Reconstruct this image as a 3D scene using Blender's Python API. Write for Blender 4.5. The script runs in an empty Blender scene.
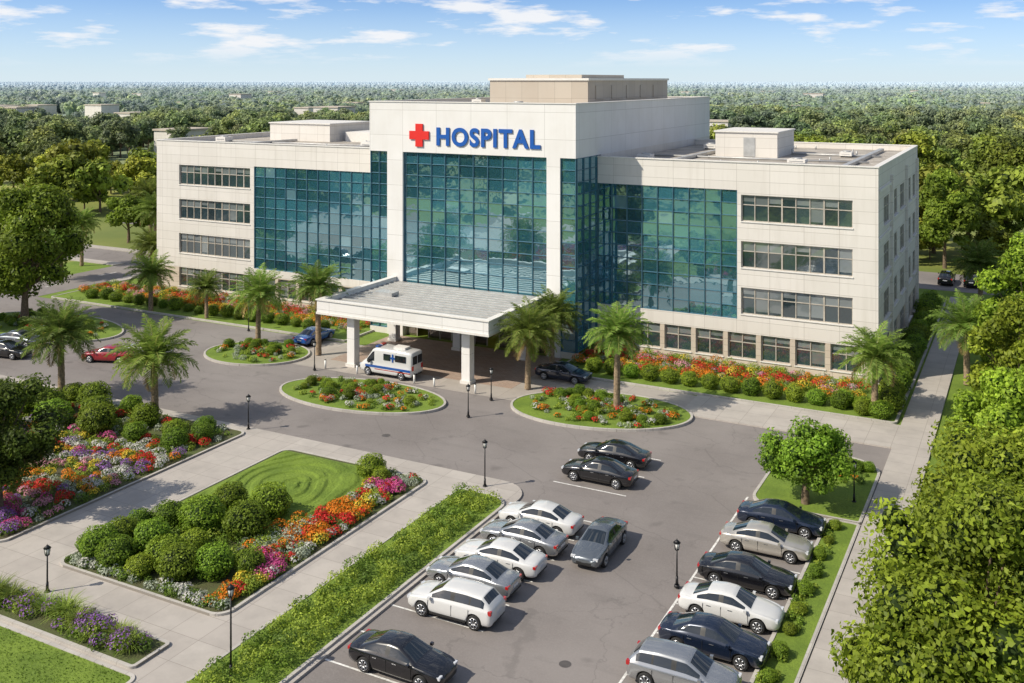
import bpy, math, random
import numpy as np
from mathutils import Vector
random.seed(7)
R = np.random.default_rng(11)
S = bpy.context.scene
COL = S.collection

# ------------------------------------------------------------------ materials
def newmat(name):
    m = bpy.data.materials.new(name); m.use_nodes = True
    nt = m.node_tree; b = nt.nodes['Principled BSDF']
    return m, nt, b
def N(nt, t, **kw):
    n = nt.nodes.new(t)
    for k, v in kw.items(): setattr(n, k, v)
    return n
def mathn(nt, op, a, b=None, clamp=False):
    n = N(nt, 'ShaderNodeMath', operation=op); n.use_clamp = clamp
    for i, x in enumerate((a, b)):
        if x is None: continue
        if isinstance(x, (int, float)): n.inputs[i].default_value = x
        else: nt.links.new(x, n.inputs[i])
    return n.outputs[0]
def mixc(nt, f, a, b, mode='MIX'):
    n = N(nt, 'ShaderNodeMix', data_type='RGBA', blend_type=mode)
    for s, x in ((n.inputs[0], f), (n.inputs[6], a), (n.inputs[7], b)):
        if isinstance(x, (int, float)): s.default_value = x
        elif isinstance(x, tuple): s.default_value = (x[0], x[1], x[2], 1)
        else: nt.links.new(x, s)
    return n.outputs[2]
def pos(nt, scale=(1, 1, 1)):
    g = N(nt, 'ShaderNodeNewGeometry'); m = N(nt, 'ShaderNodeVectorMath', operation='MULTIPLY')
    nt.links.new(g.outputs['Position'], m.inputs[0]); m.inputs[1].default_value = scale
    return m.outputs[0]
def noise(nt, vec, scale, detail=3, rough=.55):
    n = N(nt, 'ShaderNodeTexNoise'); n.inputs['Scale'].default_value = scale
    n.inputs['Detail'].default_value = detail; n.inputs['Roughness'].default_value = rough
    nt.links.new(vec, n.inputs['Vector']); return n.outputs['Fac']
def ramp(nt, f, a, b, c=0.0, d=1.0):
    n = N(nt, 'ShaderNodeMapRange'); n.inputs[1].default_value = a; n.inputs[2].default_value = b
    n.inputs[3].default_value = c; n.inputs[4].default_value = d
    nt.links.new(f, n.inputs[0]); return n.outputs[0]
def bump(nt, b, h, strength=.3, dist=.02):
    n = N(nt, 'ShaderNodeBump'); n.inputs['Strength'].default_value = strength; n.inputs['Distance'].default_value = dist
    nt.links.new(h, n.inputs['Height']); nt.links.new(n.outputs[0], b.inputs['Normal'])
def simple(name, col, rough=.6, metal=0, coat=0, var=.15, scale=3.0, emis=None):
    m, nt, b = newmat(name)
    if var > .04:
        p = pos(nt); f = noise(nt, p, scale, 4)
        c = mixc(nt, ramp(nt, f, .3, .7), tuple(x*(1-var) for x in col), tuple(min(1, x*(1+var)) for x in col))
        nt.links.new(c, b.inputs['Base Color'])
    else: b.inputs['Base Color'].default_value = (*col, 1)
    b.inputs['Roughness'].default_value = rough; b.inputs['Metallic'].default_value = metal
    b.inputs['Coat Weight'].default_value = coat
    if emis:
        b.inputs['Emission Color'].default_value = (*col, 1); b.inputs['Emission Strength'].default_value = emis
    return m
def facade_mat(name, c1, c2, pw=3.0, ph=1.05, streak=.35):
    m, nt, b = newmat(name)
    g = N(nt, 'ShaderNodeNewGeometry'); s = N(nt, 'ShaderNodeSeparateXYZ'); nt.links.new(g.outputs['Position'], s.inputs[0])
    a = mathn(nt, 'ADD', s.outputs[0], s.outputs[1])
    cb = N(nt, 'ShaderNodeCombineXYZ'); nt.links.new(a, cb.inputs[0]); nt.links.new(s.outputs[2], cb.inputs[1])
    br = N(nt, 'ShaderNodeTexBrick'); br.offset = 0; br.inputs['Scale'].default_value = 1
    br.inputs['Brick Width'].default_value = pw; br.inputs['Row Height'].default_value = ph
    br.inputs['Mortar Size'].default_value = .018; br.inputs['Mortar Smooth'].default_value = .2
    br.inputs['Color1'].default_value = (*c1, 1); br.inputs['Color2'].default_value = (*c2, 1)
    br.inputs['Mortar'].default_value = (c1[0]*.62, c1[1]*.61, c1[2]*.59, 1)
    nt.links.new(cb.outputs[0], br.inputs['Vector'])
    cs = N(nt, 'ShaderNodeVectorMath', operation='MULTIPLY'); nt.links.new(cb.outputs[0], cs.inputs[0]); cs.inputs[1].default_value = (1.6, .12, 1)
    st = noise(nt, cs.outputs[0], 1.0, 5, .6)
    c = mixc(nt, mathn(nt, 'MULTIPLY', ramp(nt, st, .5, .8), streak), br.outputs['Color'], (.42, .38, .32))
    bl = noise(nt, g.outputs['Position'], .35, 3)
    c = mixc(nt, mathn(nt, 'MULTIPLY', ramp(nt, bl, .45, .75), .25), c, (.55, .52, .46))
    nt.links.new(c, b.inputs['Base Color']); b.inputs['Roughness'].default_value = .75
    return m
def haze_tint(nt, c):  # aerial haze painted into base colour by distance from origin, over patchy tint
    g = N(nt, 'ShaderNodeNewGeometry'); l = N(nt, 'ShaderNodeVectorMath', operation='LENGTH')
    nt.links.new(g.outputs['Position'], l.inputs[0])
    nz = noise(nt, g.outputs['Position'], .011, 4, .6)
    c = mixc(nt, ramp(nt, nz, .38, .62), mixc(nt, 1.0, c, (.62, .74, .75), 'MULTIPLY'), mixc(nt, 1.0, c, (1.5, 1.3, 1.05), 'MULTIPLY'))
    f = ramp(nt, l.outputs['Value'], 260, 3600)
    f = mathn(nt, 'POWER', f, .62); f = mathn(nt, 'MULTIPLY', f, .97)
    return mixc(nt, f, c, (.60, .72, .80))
def foliage_mat(name, hazy=False, trans=.4, rnd=.28):
    m, nt, b = newmat(name)
    at = N(nt, 'ShaderNodeAttribute', attribute_name='Col')
    c = at.outputs['Color']
    if rnd > .1:
        oi = N(nt, 'ShaderNodeObjectInfo')
        hs = N(nt, 'ShaderNodeHueSaturation')
        nt.links.new(c, hs.inputs['Color'])
        v = mathn(nt, 'ADD', mathn(nt, 'MULTIPLY', oi.outputs['Random'], rnd*2), 1-rnd); nt.links.new(v, hs.inputs['Value'])
        r2 = mathn(nt, 'FRACT', mathn(nt, 'MULTIPLY', oi.outputs['Random'], 7.31))
        h = mathn(nt, 'ADD', mathn(nt, 'MULTIPLY', r2, .035), .472); nt.links.new(h, hs.inputs['Hue'])
        c = hs.outputs[0]
    if hazy: c = haze_tint(nt, c)
    nt.links.new(c, b.inputs['Base Color']); b.inputs['Roughness'].default_value = .55
    b.inputs['Specular IOR Level'].default_value = .25
    tr = N(nt, 'ShaderNodeBsdfTranslucent'); nt.links.new(c, tr.inputs['Color'])
    mx = N(nt, 'ShaderNodeMixShader'); mx.inputs[0].default_value = trans
    nt.links.new(b.outputs[0], mx.inputs[1]); nt.links.new(tr.outputs[0], mx.inputs[2])
    nt.links.new(mx.outputs[0], nt.nodes['Material Output'].inputs['Surface'])
    return m
def glass_mat(name, refl=.4, tint=(.6, .85, .9), rough=.02):
    m, nt, b = newmat(name)
    at = N(nt, 'ShaderNodeAttribute', attribute_name='Col')
    nt.links.new(at.outputs['Color'], b.inputs['Base Color']); b.inputs['Roughness'].default_value = .15
    gl = N(nt, 'ShaderNodeBsdfGlossy'); gl.inputs['Roughness'].default_value = rough; gl.inputs['Color'].default_value = (*tint, 1)
    fr = N(nt, 'ShaderNodeFresnel'); fr.inputs[0].default_value = 1.5
    f = mathn(nt, 'ADD', fr.outputs[0], refl, True)
    nz = noise(nt, pos(nt), .7, 2); bp = N(nt, 'ShaderNodeBump'); bp.inputs['Strength'].default_value = .35; bp.inputs['Distance'].default_value = .03
    nt.links.new(nz, bp.inputs['Height']); nt.links.new(bp.outputs[0], gl.inputs['Normal'])
    mx = N(nt, 'ShaderNodeMixShader'); nt.links.new(f, mx.inputs[0])
    nt.links.new(b.outputs[0], mx.inputs[1]); nt.links.new(gl.outputs[0], mx.inputs[2])
    nt.links.new(mx.outputs[0], nt.nodes['Material Output'].inputs['Surface'])
    return m
def asphalt_mat():
    m, nt, b = newmat('asphalt'); p = pos(nt)
    a = noise(nt, p, .09, 4, .6); s = noise(nt, p, 14, 3, .7); st = noise(nt, pos(nt, (.35, 1.2, 1)), .7, 5, .65)
    c = mixc(nt, ramp(nt, a, .35, .65), (.178, .158, .148), (.240, .216, .203))
    c = mixc(nt, mathn(nt, 'MULTIPLY', ramp(nt, st, .52, .75), .4), c, (.125, .114, .107))
    c = mixc(nt, mathn(nt, 'MULTIPLY', ramp(nt, s, .45, .75), .3), c, (.33, .305, .285))
    sp_ = noise(nt, p, .55, 2, .4)
    c = mixc(nt, mathn(nt, 'MULTIPLY', ramp(nt, sp_, .66, .76), .45), c, (.08, .073, .068))
    vo = N(nt, 'ShaderNodeTexVoronoi', feature='DISTANCE_TO_EDGE'); vo.inputs['Scale'].default_value = .16
    w = noise(nt, p, .8, 4); wv = N(nt, 'ShaderNodeVectorMath', operation='ADD'); nt.links.new(p, wv.inputs[0])
    cw = N(nt, 'ShaderNodeCombineXYZ'); nt.links.new(mathn(nt, 'MULTIPLY', w, 2.5), cw.inputs[0]); nt.links.new(mathn(nt, 'MULTIPLY', w, -2.0), cw.inputs[1])
    nt.links.new(cw.outputs[0], wv.inputs[1]); nt.links.new(wv.outputs[0], vo.inputs['Vector'])
    ck = ramp(nt, vo.outputs['Distance'], .003, .008, .22, 0)
    c = mixc(nt, ck, c, (.07, .065, .06))
    nt.links.new(c, b.inputs['Base Color']); b.inputs['Roughness'].default_value = .85; bump(nt, b, s, .3, .01)
    return m
def paver_mat(name, c1, c2, w, h, off=0.0, joint=.012):
    m, nt, b = newmat(name); p = pos(nt)
    br = N(nt, 'ShaderNodeTexBrick'); br.offset = off; br.inputs['Scale'].default_value = 1
    br.inputs['Brick Width'].default_value = w; br.inputs['Row Height'].default_value = h; br.inputs['Mortar Size'].default_value = joint
    br.inputs['Color1'].default_value = (*c1, 1); br.inputs['Color2'].default_value = (*c2, 1)
    br.inputs['Mortar'].default_value = (c1[0]*.5, c1[1]*.48, c1[2]*.45, 1); nt.links.new(p, br.inputs['Vector'])
    f = noise(nt, p, .5, 6, .65)
    c = mixc(nt, mathn(nt, 'MULTIPLY', ramp(nt, f, .42, .75), .5), br.outputs['Color'], (.24, .22, .2))
    f2 = noise(nt, p, 20, 2)
    c = mixc(nt, mathn(nt, 'MULTIPLY', f2, .25), c, (.3, .28, .26))
    nt.links.new(c, b.inputs['Base Color']); b.inputs['Roughness'].default_value = .8
    return m
def lawn_mat(name, a, bb, hz=False, sc=.5):
    m, nt, b = newmat(name); p = pos(nt)
    f = noise(nt, p, sc, 6, .65); g = noise(nt, p, 9, 4, .75)
    c = mixc(nt, ramp(nt, f, .35, .65), a, bb)
    c = mixc(nt, mathn(nt, 'MULTIPLY', ramp(nt, g, .4, .7), .45), c, tuple(x*.4 for x in a))
    if hz: c = haze_tint(nt, c)
    nt.links.new(c, b.inputs['Base Color']); b.inputs['Roughness'].default_value = .9
    if not hz: bump(nt, b, g, .8, .06)
    return m

M = {}
M['wall'] = facade_mat('white_facade_panel', (.66, .625, .575), (.71, .675, .625))
M['wall_lo'] = facade_mat('facade_base_panel', (.52, .44, .35), (.58, .50, .41), 2.4, .6, .45)
M['header'] = facade_mat('white_header_panel', (.72, .705, .68), (.755, .74, .715), 4.0, 2.55, .12)
M['beige'] = facade_mat('penthouse_panel', (.46, .395, .32), (.52, .455, .375), 2.0, 3.0, .3)
M['coping'] = simple('coping', (.70, .675, .63), .6, var=.06)
M['roofdeck'] = simple('roof_membrane', (.36, .325, .28), .9, var=.28, scale=.4)
M['roofmetal'] = simple('roof_metal', (.38, .365, .34), .5, .2, var=.15, scale=.8)
M['interior'] = simple('dark_interior', (.02, .025, .03), .8)
M['glass'] = glass_mat('curtain_glass', .40, (.68, .92, 1.0))
M['win'] = glass_mat('window_glass', .18, (.8, .85, .88), .05)
M['mull'] = simple('mullion_metal', (.06, .15, .20), .4, .3)
M['frame'] = simple('window_frame', (.42, .38, .32), .5)
M['galv'] = simple('galvanised_metal', (.45, .45, .44), .45, .3, scale=1.5)
M['dark'] = simple('dark_metal', (.02, .02, .022), .45, .3)
M['iron'] = simple('cast_iron', (.10, .09, .085), .6, .2)
M['blue'] = simple('sign_blue', (.008, .09, .38), .35, coat=.3, var=.03)
M['red'] = simple('sign_red', (.70, .02, .012), .4, coat=.3, var=.03)
M['asphalt'] = asphalt_mat()
M['conc'] = paver_mat('concrete_paving', (.43, .39, .35), (.48, .44, .395), 1.8, 1.8)
M['pink'] = paver_mat('clay_pavers', (.36, .25, .19), (.42, .31, .24), .6, .3, .5)
M['drive'] = paver_mat('drive_pavers', (.38, .34, .30), (.43, .385, .34), 3.0, 3.0)
M['kerb'] = paver_mat('kerb_concrete', (.48, .45, .41), (.53, .50, .455), 1.0, 1.0)
M['paint'] = simple('road_paint', (.68, .67, .64), .7, var=.3, scale=5)
M['lawn'] = lawn_mat('lawn', (.125, .20, .018), (.195, .285, .030))
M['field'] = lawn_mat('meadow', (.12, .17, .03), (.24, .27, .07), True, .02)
M['soil'] = lawn_mat('mulch', (.085, .075, .035), (.09, .13, .025))
M['leaf'] = foliage_mat('foliage')
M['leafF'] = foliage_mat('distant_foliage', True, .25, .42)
M['flower'] = foliage_mat('flower_foliage', False, .3, .0)
M['bark'] = simple('bark', (.16, .115, .075), .9, var=.4, scale=6)
M['palmbark'] = simple('palm_bark', (.26, .19, .12), .9, var=.45, scale=7)
M['tyre'] = simple('tyre_rubber', (.02, .02, .02), .8)
M['rim'] = simple('alloy_rim', (.45, .46, .48), .3, .8, var=.02)
M['cglass'] = simple('car_glass', (.014, .020, .026), .03, coat=1.0, var=.02)
M['lampw'] = simple('headlamp_lens', (.6, .62, .65), .1, coat=1, var=.02)
M['lampr'] = simple('tail_lamp', (.42, .01, .01), .15, coat=1, var=.02)
M['trim'] = simple('black_trim', (.02, .02, .02), .5, var=.02)
M['opal'] = simple('lantern_glass', (.75, .74, .70), .3)
M['warm'] = simple('warm_lobby_light', (.9, .62, .32), .5, emis=1.5)
M['doorwood'] = simple('lobby_stone', (.38, .23, .12), .5)
def paintmat(n, c, metal=.0):
    m = simple(n, c, .24, metal, 1.0, var=.02)
    m.node_tree.nodes['Principled BSDF'].inputs['Coat Roughness'].default_value = .02
    return m
P = {'white': paintmat('paint_white', (.62, .62, .61)), 'silver': paintmat('paint_silver', (.40, .41, .42), .7), 'cream': paintmat('paint_champagne', (.50, .47, .42), .5),
     'grey': paintmat('paint_grey', (.17, .19, .21), .6), 'black': paintmat('paint_black', (.006, .006, .008)),
     'navy': paintmat('paint_navy', (.010, .018, .040), .3), 'red': paintmat('paint_red', (.30, .012, .02)), 'blue': paintmat('paint_blue', (.02, .09, .35))}

# ------------------------------------------------------------------ mesh builder
class MB:
    def __init__(s): s.v = []; s.f = []; s.m = []; s.c = []; s.mats = []; s.sm = []
    def mi(s, mat):
        if mat not in s.mats: s.mats.append(mat)
        return s.mats.index(mat)
    def face(s, pts, mat, col=(1, 1, 1), smooth=False):
        i = len(s.v); s.v += [tuple(p) for p in pts]; s.f.append(tuple(range(i, i+len(pts)))); s.m.append(s.mi(mat)); s.c.append(col); s.sm.append(smooth)
    def box(s, x0, x1, y0, y1, z0, z1, mat, col=(1, 1, 1)):
        i = len(s.v)
        s.v += [(x0, y0, z0), (x1, y0, z0), (x1, y1, z0), (x0, y1, z0), (x0, y0, z1), (x1, y0, z1), (x1, y1, z1), (x0, y1, z1)]
        for q in ((0, 3, 2, 1), (4, 5, 6, 7), (0, 1, 5, 4), (1, 2, 6, 5), (2, 3, 7, 6), (3, 0, 4, 7)):
            s.f.append(tuple(i+k for k in q)); s.m.append(s.mi(mat)); s.c.append(col); s.sm.append(False)
    def tube(s, p0, p1, r0, r1, mat, n=8, caps=True, col=(1, 1, 1)):
        p0 = Vector(p0); p1 = Vector(p1); d = (p1-p0).normalized()
        a = d.orthogonal().normalized(); b = d.cross(a); i = len(s.v); mi = s.mi(mat)
        for p, r in ((p0, r0), (p1, r1)):
            for k in range(n):
                t = 2*math.pi*k/n; q = p+(a*math.cos(t)+b*math.sin(t))*r; s.v.append(tuple(q))
        for k in range(n):
            s.f.append((i+k, i+(k+1) % n, i+n+(k+1) % n, i+n+k)); s.m.append(mi); s.c.append(col); s.sm.append(True)
        if caps:
            s.f.append(tuple(i+k for k in reversed(range(n)))); s.f.append(tuple(i+n+k for k in range(n)))
            s.m += [mi, mi]; s.c += [col, col]; s.sm += [False, False]
    def mesh(s, name):
        me = bpy.data.meshes.new(name); me.from_pydata(s.v, [], s.f)
        for m in s.mats: me.materials.append(m)
        me.polygons.foreach_set('material_index', s.m); me.polygons.foreach_set('use_smooth', s.sm)
        at = me.color_attributes.new('Col', 'FLOAT_COLOR', 'CORNER')
        cc = []
        for f, c in zip(s.f, s.c): cc += [c[0], c[1], c[2], 1.0]*len(f)
        at.data.foreach_set('color', cc); me.update(); return me
    def obj(s, name, parent=None, loc=(0, 0, 0)):
        return mk(name, s.mesh(name), parent, loc)
def mk(name, me, parent=None, loc=(0, 0, 0), rot=0, sc=1):
    o = bpy.data.objects.new(name, me); COL.objects.link(o); o.location = loc; o.rotation_euler[2] = rot
    o.scale = (sc, sc, sc) if isinstance(sc, (int, float)) else sc
    if parent: o.parent = parent
    return o
def empty(name, loc=(0, 0, 0)):
    o = bpy.data.objects.new(name, None); COL.objects.link(o); o.location = loc; return o

def unit(a): return a/np.maximum(np.linalg.norm(a, axis=1, keepdims=True), 1e-6)
def leaves(C, Nn, L, W):
    n = len(C); r = unit(R.normal(size=(n, 3))); T = unit(np.cross(Nn, r)); B = np.cross(Nn, T)
    L = np.asarray(L).reshape(-1, 1); W = np.asarray(W).reshape(-1, 1)
    return np.stack([C-T*L/2, C+B*W/2, C+T*L/2, C-B*W/2], 1)
def leafmesh(name, Q, cols, mat, extra=None):
    n = len(Q); V = Q.reshape(-1, 3); ev = []; ef = []; em = []; mats = [mat]; es = []
    if extra:
        ev = extra.v; off = n*4; ef = [tuple(i+off for i in f) for f in extra.f]; mats += extra.mats; em = [k+1 for k in extra.m]; es = extra.sm
    me = bpy.data.meshes.new(name)
    F = np.arange(n*4).reshape(-1, 4).tolist()
    me.from_pydata(V.tolist()+[tuple(p) for p in ev], [], F+ef)
    for m in mats: me.materials.append(m)
    me.polygons.foreach_set('material_index', [0]*n+em)
    if es: me.polygons.foreach_set('use_smooth', [False]*n+list(es))
    c = np.ones((n, 4, 4)); c[:, :, :3] = cols[:, None, :]; c = c.reshape(-1).tolist()
    if extra:
        for f, k in zip(extra.f, extra.c): c += [k[0], k[1], k[2], 1.0]*len(f)
    at = me.color_attributes.new('Col', 'FLOAT_COLOR', 'CORNER'); at.data.foreach_set('color', c); me.update()
    return me
def blob(c, r, n, L, colA, colB, shell=.5, tintvar=.25):
    c = np.array(c); r = np.array(r if hasattr(r, '__len__') else (r, r, r))
    d = unit(R.normal(size=(n, 3)))
    ph = R.uniform(0, 6.28, 3)
    wob = 1+.10*np.sin(d[:, 0]*5+ph[0])*np.sin(d[:, 1]*5+ph[1])+.06*np.sin(d[:, 2]*9+ph[2])
    rad = (shell+(1-shell)*R.random(n)**.5)*wob
    P_ = c+d*r*rad[:, None]
    nn = unit(d*.9+R.normal(size=(n, 3))*.5+np.array([0, 0, .35]))
    l = L*R.uniform(.65, 1.35, n)
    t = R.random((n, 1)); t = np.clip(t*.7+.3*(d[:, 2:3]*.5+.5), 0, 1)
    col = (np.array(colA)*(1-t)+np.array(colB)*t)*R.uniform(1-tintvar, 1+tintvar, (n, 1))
    return leaves(P_, nn, l, l*.58), col
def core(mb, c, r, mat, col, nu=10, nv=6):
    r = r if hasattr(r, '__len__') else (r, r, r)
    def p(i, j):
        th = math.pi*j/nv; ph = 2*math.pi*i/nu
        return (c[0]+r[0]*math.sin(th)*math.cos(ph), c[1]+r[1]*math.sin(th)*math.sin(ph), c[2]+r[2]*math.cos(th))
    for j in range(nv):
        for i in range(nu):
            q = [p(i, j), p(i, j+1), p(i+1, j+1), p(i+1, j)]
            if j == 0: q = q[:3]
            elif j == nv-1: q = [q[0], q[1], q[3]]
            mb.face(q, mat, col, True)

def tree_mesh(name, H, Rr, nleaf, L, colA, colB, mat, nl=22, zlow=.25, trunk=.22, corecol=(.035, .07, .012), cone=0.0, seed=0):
    rnd = random.Random(seed*31+5); mb = MB(); Qs = []; Cs = []
    zc0 = H*zlow; zmid = (H+zc0)/2; rz = (H-zc0)/2
    lobes = []
    for k in range(nl):
        while True:
            x, y, z = (rnd.uniform(-1, 1) for _ in range(3))
            rr = math.sqrt(x*x+y*y+z*z)
            if .35 < rr < 1: break
        f = rnd.uniform(.68, .92)/max(rr, .55) if rr > .55 else 1
        x, y, z = x*f, y*f, z*f
        taper = 1-cone*max(0, z)
        lr = Rr*rnd.uniform(.20, .40)
        lobes.append(((x*Rr*taper*.95, y*Rr*taper*.95, zmid+z*(rz-lr*.4)), lr))
    lobes.append(((0, 0, zmid), Rr*.5)); lobes.append(((0, 0, zmid+rz*.55), Rr*.42))
    tot = sum(l[1]**2 for l in lobes)
    cA, cB = np.array(colA), np.array(colB)
    top = Vector((rnd.uniform(-.2, .2), rnd.uniform(-.2, .2), zmid))
    fork = Vector((0, 0, max(zc0*.9, H*.15)))
    mb.tube((0, 0, -.1), fork, trunk*1.35, trunk, M['bark'], 8, False); mb.tube(fork, top, trunk, trunk*.4, M['bark'], 7, False)
    for i, (c, lr) in enumerate(lobes):
        n = int(nleaf*lr**2/tot); tint = rnd.uniform(.70, 1.25); sh = rnd.uniform(-.15, .25)
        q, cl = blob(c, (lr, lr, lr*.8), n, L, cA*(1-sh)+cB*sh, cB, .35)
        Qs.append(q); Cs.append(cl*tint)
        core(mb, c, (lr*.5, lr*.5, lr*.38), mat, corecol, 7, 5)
        if i % 2 == 0:
            t = rnd.uniform(.1, .7); st = fork.lerp(top, t); mb.tube(st, c, trunk*.4, trunk*.1, M['bark'], 5, False)
    return leafmesh(name, np.concatenate(Qs), np.concatenate(Cs), mat, mb)

def palm_mesh(name, h, Rr, nf=44, seed=0):
    rnd = random.Random(seed); mb = MB(); Q = []; C = []
    segs = 9; lean = rnd.uniform(-.15, .15)
    pts = [Vector((lean*(k/segs)**2, 0, h*k/segs-.05)) for k in range(segs+1)]
    for k in range(segs):
        a = .27-.07*k/segs
        mb.tube(pts[k], pts[k+1], a*(1.06), a*.92, M['palmbark'], 9, False)
    top = pts[-1]
    for k in range(70):
        t = k*2.4; z = top.z-.85+.9*k/70
        d = Vector((math.cos(t), math.sin(t), 0)); mb.tube(top+Vector((0, 0, z-top.z))+d*.1, top+Vector((0, 0, z-top.z+.22))+d*.42, .07, .02, M['palmbark'], 4, False)
    for i in range(nf):
        az = i*2.39996+rnd.uniform(-.2, .2); fr = i/nf
        e0 = math.radians(84-fr*104+rnd.uniform(-8, 8)); L = Rr*rnd.uniform(1.02, 1.22)*(1 if fr < .85 else .85)
        d = Vector((math.cos(az), math.sin(az), 0)); side = Vector((-math.sin(az), math.cos(az), 0))
        p = top.copy()+d*.1; n = 18; prev = p.copy()
        g = rnd.uniform(.75, 1.25); old = fr > .93
        for k in range(n):
            t = (k+.5)/n; e = e0-math.radians(58+18*fr)*t**1.4
            dirv = d*math.cos(e)+Vector((0, 0, math.sin(e))); upv = -d*math.sin(e)+Vector((0, 0, math.cos(e)))
            p = prev+dirv*(L/n)
            w = .032*(1-t)+.010
            Q.append([prev-side*w, p-side*w, p+side*w, prev+side*w]); C.append((.34*g, .36*g, .10*g))
            if t > .08:
                ll = Rr*.28*math.sin(math.pi*min(1, .18+.80*t))**.8
                for s in (-1, 1):
                    for h2 in (0, .5):
                        q0 = prev.lerp(p, h2)
                        tip = q0+(side*s*.80+dirv*.6+upv*rnd.uniform(-.35, .35)).normalized()*ll*rnd.uniform(.85, 1.1)-Vector((0, 0, ll*.12))
                        m = q0.lerp(tip, .45)+upv*.03; ww = .045
                        Q.append([q0, m-dirv*ww, tip, m+dirv*ww])
                        b = rnd.uniform(.7, 1.3)*g
                        C.append((.36*b, .28*b, .12*b) if old else (.205*b, .30*b, .055*b))
            prev = p
    Q = np.array([[tuple(v) for v in q] for q in Q]); C = np.array(C)
    return leafmesh(name, Q, C, M['leaf'], mb)

# ------------------------------------------------------------------ world & light & camera
w = bpy.data.worlds.new("World"); S.world = w; w.use_nodes = True; nt = w.node_tree
bg = nt.nodes['Background']; tc = N(nt, 'ShaderNodeTexCoord'); sp = N(nt, 'ShaderNodeSeparateXYZ'); nt.links.new(tc.outputs['Generated'], sp.inputs[0])
zp = mathn(nt, 'MAXIMUM', sp.outputs[2], 0)
z = mathn(nt, 'ADD', mathn(nt, 'MULTIPLY', zp, 2.2), .06)
cb = N(nt, 'ShaderNodeCombineXYZ'); nt.links.new(sp.outputs[0], cb.inputs[0]); nt.links.new(sp.outputs[1], cb.inputs[1]); nt.links.new(z, cb.inputs[2])
nm = N(nt, 'ShaderNodeVectorMath', operation='NORMALIZE'); nt.links.new(cb.outputs[0], nm.inputs[0])
sky = N(nt, 'ShaderNodeTexSky', sky_type='NISHITA'); sky.sun_disc = False
sd = Vector((-.56, -.62, .76)).normalized()
sky.sun_elevation = math.asin(sd.z); sky.sun_rotation = math.atan2(sd.x, sd.y); sky.air_density = 1.0; sky.dust_density = 1.2; sky.ozone_density = 1.2
nt.links.new(nm.outputs[0], sky.inputs['Vector'])
lowf = ramp(nt, sp.outputs[2], .10, .25, 1, 0)
skb = mixc(nt, lowf, sky.outputs[0], mixc(nt, 1.0, sky.outputs[0], (.95, 1.16, 1.38), 'MULTIPLY'))
hz1 = mathn(nt, 'POWER', ramp(nt, sp.outputs[2], 0, .085, 1, 0), 1.2)
c = mixc(nt, mathn(nt, 'MULTIPLY', hz1, .95), skb, (5.2, 6.1, 6.6))
cm = N(nt, 'ShaderNodeVectorMath', operation='MULTIPLY'); nt.links.new(tc.outputs['Generated'], cm.inputs[0]); cm.inputs[1].default_value = (10, 10, 60)
cn = noise(nt, cm.outputs[0], 1.0, 9, .6)
cf = mathn(nt, 'MULTIPLY', ramp(nt, cn, .515, .63), .92)
cf = mathn(nt, 'MULTIPLY', cf, ramp(nt, sp.outputs[2], .012, .035))
c = mixc(nt, cf, c, (6.9, 6.95, 7.1))
nt.links.new(c, bg.inputs['Color']); bg.inputs['Strength'].default_value = .135
sl = bpy.data.lights.new('sun', 'SUN'); sl.energy = 5.0; sl.angle = math.radians(.5); sl.color = (1, .92, .78)
so = bpy.data.objects.new('sun', sl); COL.objects.link(so); so.rotation_euler = (-sd).to_track_quat('-Z', 'Y').to_euler(); so.location = (0, 0, 80)
cd = bpy.data.cameras.new('camera'); co = bpy.data.objects.new('camera', cd); COL.objects.link(co)
co.location = (0, 0, 26); co.rotation_euler = (math.radians(90), 0, math.radians(27.59))
cd.sensor_width = 36; cd.lens = 35.16; cd.shift_y = -.2554; cd.clip_end = 30000; cd.clip_start = .5
S.camera = co
S.view_settings.view_transform = 'Standard'; S.view_settings.look = 'None'; S.view_settings.exposure = 0

# ------------------------------------------------------------------ ground
def sheet(name, poly, z, mat):
    mb = MB(); mb.face([(x, y, z) for x, y in poly], mat); return mb.obj(name)
def rect(a, b, c, d): return [(a, c), (b, c), (b, d), (a, d)]
def rrect(a, b, c, d, r, n=8):
    rs = r if hasattr(r, '__len__') else (r,)*4; out = []
    for (cx, cy, t0, rr) in ((a+rs[0], c+rs[0], 180, rs[0]), (b-rs[1], c+rs[1], 270, rs[1]), (b-rs[2], d-rs[2], 0, rs[2]), (a+rs[3], d-rs[3], 90, rs[3])):
        for k in range(n+1):
            t = math.radians(t0+90*k/n); out.append((cx+rr*math.cos(t), cy+rr*math.sin(t)))
    return out
def ell(cx, cy, a, b, rot=0, n=48):
    r = math.radians(rot); o = []
    for k in range(n):
        t = 2*math.pi*k/n; x, y = a*math.cos(t), b*math.sin(t)
        o.append((cx+x*math.cos(r)-y*math.sin(r), cy+x*math.sin(r)+y*math.cos(r)))
    return o
def inset(poly, d):
    n = len(poly); o = []
    for i in range(n):
        a, b, c = Vector(poly[i-1]), Vector(poly[i]), Vector(poly[(i+1) % n])
        e1 = (b-a).normalized() if (b-a).length > 1e-6 else (c-b).normalized(); e2 = (c-b).normalized() if (c-b).length > 1e-6 else e1
        n1 = Vector((-e1.y, e1.x)); n2 = Vector((-e2.y, e2.x)); nn = (n1+n2); nn = nn/max(.3, nn.length_squared/2)
        o.append(tuple(b+nn*d))
    return o
def slab(mb, poly, z0, z1, mat):
    mb.face([(x, y, z1) for x, y in poly], mat)
    for i in range(len(poly)):
        a, b = poly[i-1], poly[i]; mb.face([(a[0], a[1], z0), (b[0], b[1], z0), (b[0], b[1], z1), (a[0], a[1], z1)], mat)
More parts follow.
